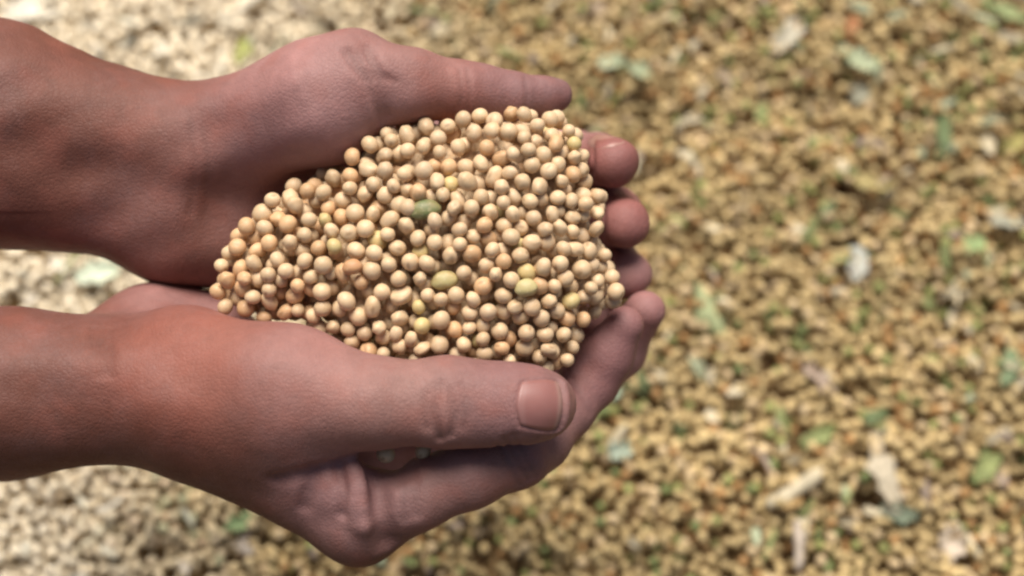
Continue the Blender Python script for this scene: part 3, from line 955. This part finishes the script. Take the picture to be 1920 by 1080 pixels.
def shell(length, width, cup, bend, seed, nu=14, nv=7, thick=0.5, ragged=0.12):
    """curled piece of pod wall or leaf: long along x, cupped across y"""
    r = np.random.default_rng(seed)
    top = []
    rag = r.normal(size=(nu, 2)) * ragged
    for i in range(nu):
        u = i / (nu - 1)
        w = width / 2 * (0.15 + 0.85 * math.sin(math.pi * min(max(u * 0.94 + 0.03, 0), 1)) ** 0.6)
        for j in range(nv):
            v = 2 * j / (nv - 1) - 1
            ww = w * (1 + (rag[i, 0] if v < 0 else rag[i, 1]) * abs(v))
            x = (u - 0.5) * length
            y = v * ww + bend * length * ((2 * u - 1) ** 2 - 0.5) * 0.5
            z = cup * (v * v) * width * 0.5 - 0.10 * length * (2 * u - 1) ** 2 * r.uniform(0.8, 1.2) + r.normal() * 0.12 + 0.5 * math.sin(3 * v + 5 * u + seed)
            top.append((x, y, z))
    top = np.array(top); bot = top - np.array([0, 0, thick])
    N = nu * nv; f = []
    for i in range(nu - 1):
        for j in range(nv - 1):
            q = [i * nv + j, (i + 1) * nv + j, (i + 1) * nv + j + 1, i * nv + j + 1]
            f.append(q); f.append([N + k for k in q[::-1]])
    ring = [j for j in range(nv)] + [i * nv + nv - 1 for i in range(1, nu)] + [(nu - 1) * nv + j for j in range(nv - 2, -1, -1)] + [i * nv for i in range(nu - 2, 0, -1)]
    for a, b in zip(ring, ring[1:] + ring[:1]): f.append([a, b, N + b, N + a])
    return np.vstack([top, bot]), f

def stick(length, rad, bend, seed, ns=10, nr=9):
    """broken piece of stalk, knobbly and a little bent, closed at both ends"""
    r = np.random.default_rng(seed); v = []; f = []
    for i in range(ns):
        u = i / (ns - 1)
        rr_ = rad * (1 + 0.18 * r.normal() * 0.6) * (0.8 + 0.35 * u)
        if i in (0, ns - 1): rr_ *= 0.7
        for j in range(nr):
            a = 6.2832 * j / nr
            v.append(((u - .5) * length, bend * length * (u - .5) ** 2 + rr_ * math.cos(a), rr_ * math.sin(a)))
    for i in range(ns - 1):
        for j in range(nr):
            f.append([i * nr + j, i * nr + (j + 1) % nr, (i + 1) * nr + (j + 1) % nr, (i + 1) * nr + j])
    f.append([j for j in range(nr)][::-1]); f.append([(ns - 1) * nr + j for j in range(nr)])
    return np.array(v), f

def chaff(kind, name, px, py, ang, length, width, col, label, cat, seed, cup=0.6, bend=0.1, pitch=0.0, lift=0.5):
    """length and width in photograph pixels on the ground; ang is measured in the picture, anticlockwise from right"""
    k = GROUND / DIST / S
    p = ground_point(px, py, 9.0)
    p[2] = ground_h(p) - 1.2 + lift
    if kind == 'shell': v, f = shell(length * k * 0.9, width * k * 0.8, cup, bend, seed, ragged=0.3)
    else: v, f = stick(length * k, width * k / 2, bend, seed)
    Mx = np.array((Euler((R(random.uniform(-14, 14)), R(pitch), R(ang))).to_matrix()))
    v = v @ Mx.T + p
    o = mesh_obj(name, v, f, M_HUSK, None, True, origin=p)
    c = np.tile(np.array(col), (len(v), 1)) * np.random.default_rng(seed).uniform(0.85, 1.1, (len(v), 1))
    a = o.data.attributes.new('tone', 'FLOAT_COLOR', 'POINT')
    a.data.foreach_set('color', np.hstack([c, np.ones((len(v), 1))]).astype(np.float32).ravel())
    tag(o, label, cat, 'bits of chaff lying on the spread of beans')
    return o
WHITE, GREY, GREEN, DGREEN, MINT, STRAW, MAUVE = (0.50, 0.46, 0.36), (0.38, 0.37, 0.28), (0.24, 0.27, 0.105), (0.14, 0.18, 0.08), (0.42, 0.46, 0.30), (0.60, 0.52, 0.36), (0.40, 0.31, 0.24)
CH = [
 ('shell', 'husk', 1475, 75, 55, 110, 52, WHITE, 'whitish pod husk near the top, brightest piece of chaff on the beans', 'husk', .7, .1),
 ('shell', 'leaf', 1600, 130, -30, 105, 48, MINT, 'pale green crumpled leaf to the right of the whitish husk', 'leaf', .8, .2),
 ('shell', 'husk', 1612, 175, 60, 60, 44, GREY, 'grey husk tucked under the pale green crumpled leaf', 'husk', .7, .1),
 ('shell', 'leaf', 1425, 220, 80, 45, 30, GREEN, 'small green leaf scrap below the whitish husk', 'leaf', .4, .1),
 ('shell', 'leaf', 1755, 270, 84, 115, 34, DGREEN, 'long dark green leaf strip standing upright at the right of the picture', 'leaf', .8, .1),
 ('shell', 'husk', 1145, 140, 10, 60, 40, (0.46, 0.50, 0.34), 'pale greenish husk just right of the upper thumb tip', 'husk', .7, .1),
 ('shell', 'husk', 1196, 160, -30, 52, 44, MINT, 'mint green husk, second piece right of the upper thumb tip', 'husk', .8, .1),
 ('shell', 'pod', 1328, 585, -68, 130, 46, (0.36, 0.40, 0.21), 'long light green pod lying right of the fingertips', 'pod', -.8, .12),
 ('stick', 'stalk', 1487, 925, 32, 118, 26, STRAW, 'thick pale straw stalk lying diagonally at the lower right', 'stalk', 0, .1),
 ('shell', 'husk', 1650, 885, -80, 150, 46, (0.52, 0.45, 0.33), 'long upright tan husk right of the thick diagonal stalk', 'husk', .7, .15),
 ('shell', 'leaf', 1640, 785, 20, 55, 36, DGREEN, 'dark green leaf scrap above the long tan husk', 'leaf', .5, .1),
 ('shell', 'leaf', 1680, 970, -15, 75, 40, (0.16, 0.19, 0.13), 'dark grey green leaf under the end of the long tan husk', 'leaf', .5, .1),
 ('shell', 'husk', 1880, 432, 0, 75, 28, GREY, 'flat grey green husk at the right edge, halfway up', 'husk', .3, .1),
 ('shell', 'husk', 1600, 500, 80, 80, 42, (0.46, 0.46, 0.40), 'light grey husk in the middle of the right half', 'husk', .8, .1),
 ('shell', 'husk', 1525, 710, -55, 105, 34, MAUVE, 'brownish grey curled husk between the light green pod and the diagonal stalk', 'husk', .9, .15),
 ('shell', 'leaf', 1150, 735, 40, 50, 32, (0.30, 0.36, 0.26), 'grey green leaf scrap close to the lower thumb tip', 'leaf', .5, .1),
 ('shell', 'husk', 1160, 855, 10, 46, 40, (0.40, 0.46, 0.36), 'roundish pale grey green husk below the lower thumb tip', 'husk', .8, .05),
 ('shell', 'leaf', 1525, 830, 30, 75, 36, GREEN, 'green leaf scrap above the thick diagonal stalk', 'leaf', .4, .1),
 ('shell', 'leaf', 1850, 870, 60, 85, 50, GREEN, 'broad green leaf scrap near the right edge, low down', 'leaf', .4, .1),
 ('shell', 'husk', 1778, 1020, 70, 85, 45, (0.56, 0.47, 0.37), 'pale tan husk at the bottom edge towards the right corner', 'husk', .7, .1),
 ('stick', 'stalk', 1492, 1030, 85, 85, 18, (0.55, 0.46, 0.37), 'thin pale stalk pointing down to the bottom edge under the diagonal stalk', 'stalk', 0, .1),
 ('shell', 'leaf', 1880, 40, -20, 95, 40, (0.25, 0.29, 0.13), 'dull green leaf in the top right corner', 'leaf', .4, .1),
 ('shell', 'husk', 1590, 60, 70, 55, 34, (0.36, 0.16, 0.07), 'red brown husk between the whitish husk and the top edge', 'husk', .6, .1),
 ('shell', 'husk', 1625, 370, -10, 85, 34, (0.36, 0.29, 0.12), 'olive brown husk above the light grey one', 'husk', .5, .1),
 ('shell', 'leaf', 1880, 700, 75, 80, 36, (0.20, 0.26, 0.14), 'dull dark green leaf at the right edge above the broad one', 'leaf', .5, .1),
 ('shell', 'leaf', 1810, 480, 30, 55, 40, (0.28, 0.36, 0.16), 'small bright green leaf scrap left of the flat grey green husk', 'leaf', .4, .1),
 ('shell', 'leaf', 1895, 270, 40, 70, 42, (0.33, 0.29, 0.10), 'yellow olive leaf scrap at the right edge, high up', 'leaf', .4, .1),
 ('stick', 'stalk', 470, 25, 40, 95, 12, (0.66, 0.60, 0.48), 'thin whitish stalk at the top edge above the upper hand', 'stalk', 0, .1),
 ('shell', 'leaf', 462, 108, 70, 65, 36, (0.34, 0.36, 0.09), 'yellow green leaf scrap just above the upper wrist', 'leaf', .4, .1),
 ('shell', 'husk', 60, 25, 20, 120, 60, (0.74, 0.68, 0.56), 'broad cream husk in the top left corner', 'husk', .3, .1),
 ('shell', 'husk', 190, 525, 10, 90, 50, (0.62, 0.68, 0.52), 'pale mint husk lying between the two forearms', 'husk', .5, .1),
 ('stick', 'stalk', 135, 510, 62, 80, 11, (0.34, 0.33, 0.16), 'thin olive stalk standing between the two forearms', 'stalk', 0, .1),
 ('shell', 'leaf', 455, 985, 15, 60, 34, (0.22, 0.30, 0.14), 'green leaf scrap peeping out under the lower hand', 'leaf', .4, .1),
]
for i, (kind, name, px, py, ang, ln, wd, col, lab, cat, cup, bend) in enumerate(CH):
    chaff(kind, name, px, py, ang, ln, wd, col, lab, cat, 40 + i, cup, bend)

# fine chaff: flakes and seed coat scraps nobody could count
rc = np.random.default_rng(21)
fv, ff, fc, n0 = [], [], [], 0
for i in range(800):
    x, y = rc.uniform(GX0 + 8, GX1 - 8), rc.uniform(GY0 + 8, GY1 - 8)
    p = np.array([x, y, ground_h((x, y)) - rc.uniform(0.2, 2.5)])
    v, f = shell(rc.uniform(5, 15), rc.uniform(2.2, 5), rc.uniform(.2, .9), rc.uniform(0, .3), i, 6, 4, 0.3, 0.2)
    v = v @ np.array(Euler((rc.normal() * .4, rc.normal() * .4, rc.uniform(0, 6.28))).to_matrix()).T + p
    u = rc.uniform()
    c = np.array(GREEN if u < .16 else MINT if u < .24 else STRAW if u < .6 else MAUVE if u < .8 else DGREEN if u < .88 else (0.34, 0.22, 0.09)) * rc.uniform(.7, 1.1)
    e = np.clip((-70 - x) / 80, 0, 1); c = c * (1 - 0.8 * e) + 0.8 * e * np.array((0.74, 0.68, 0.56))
    fv.append(v); ff.append(np.array(f) + n0); fc.append(np.tile(c, (len(v), 1))); n0 += len(v)
o = fast_mesh('chaff', np.vstack(fv), np.vstack(ff), M_HUSK, np.vstack(fc))
tag(o, 'fine chaff and seed coat flakes strewn over the beans on the ground', 'chaff', kind='stuff')
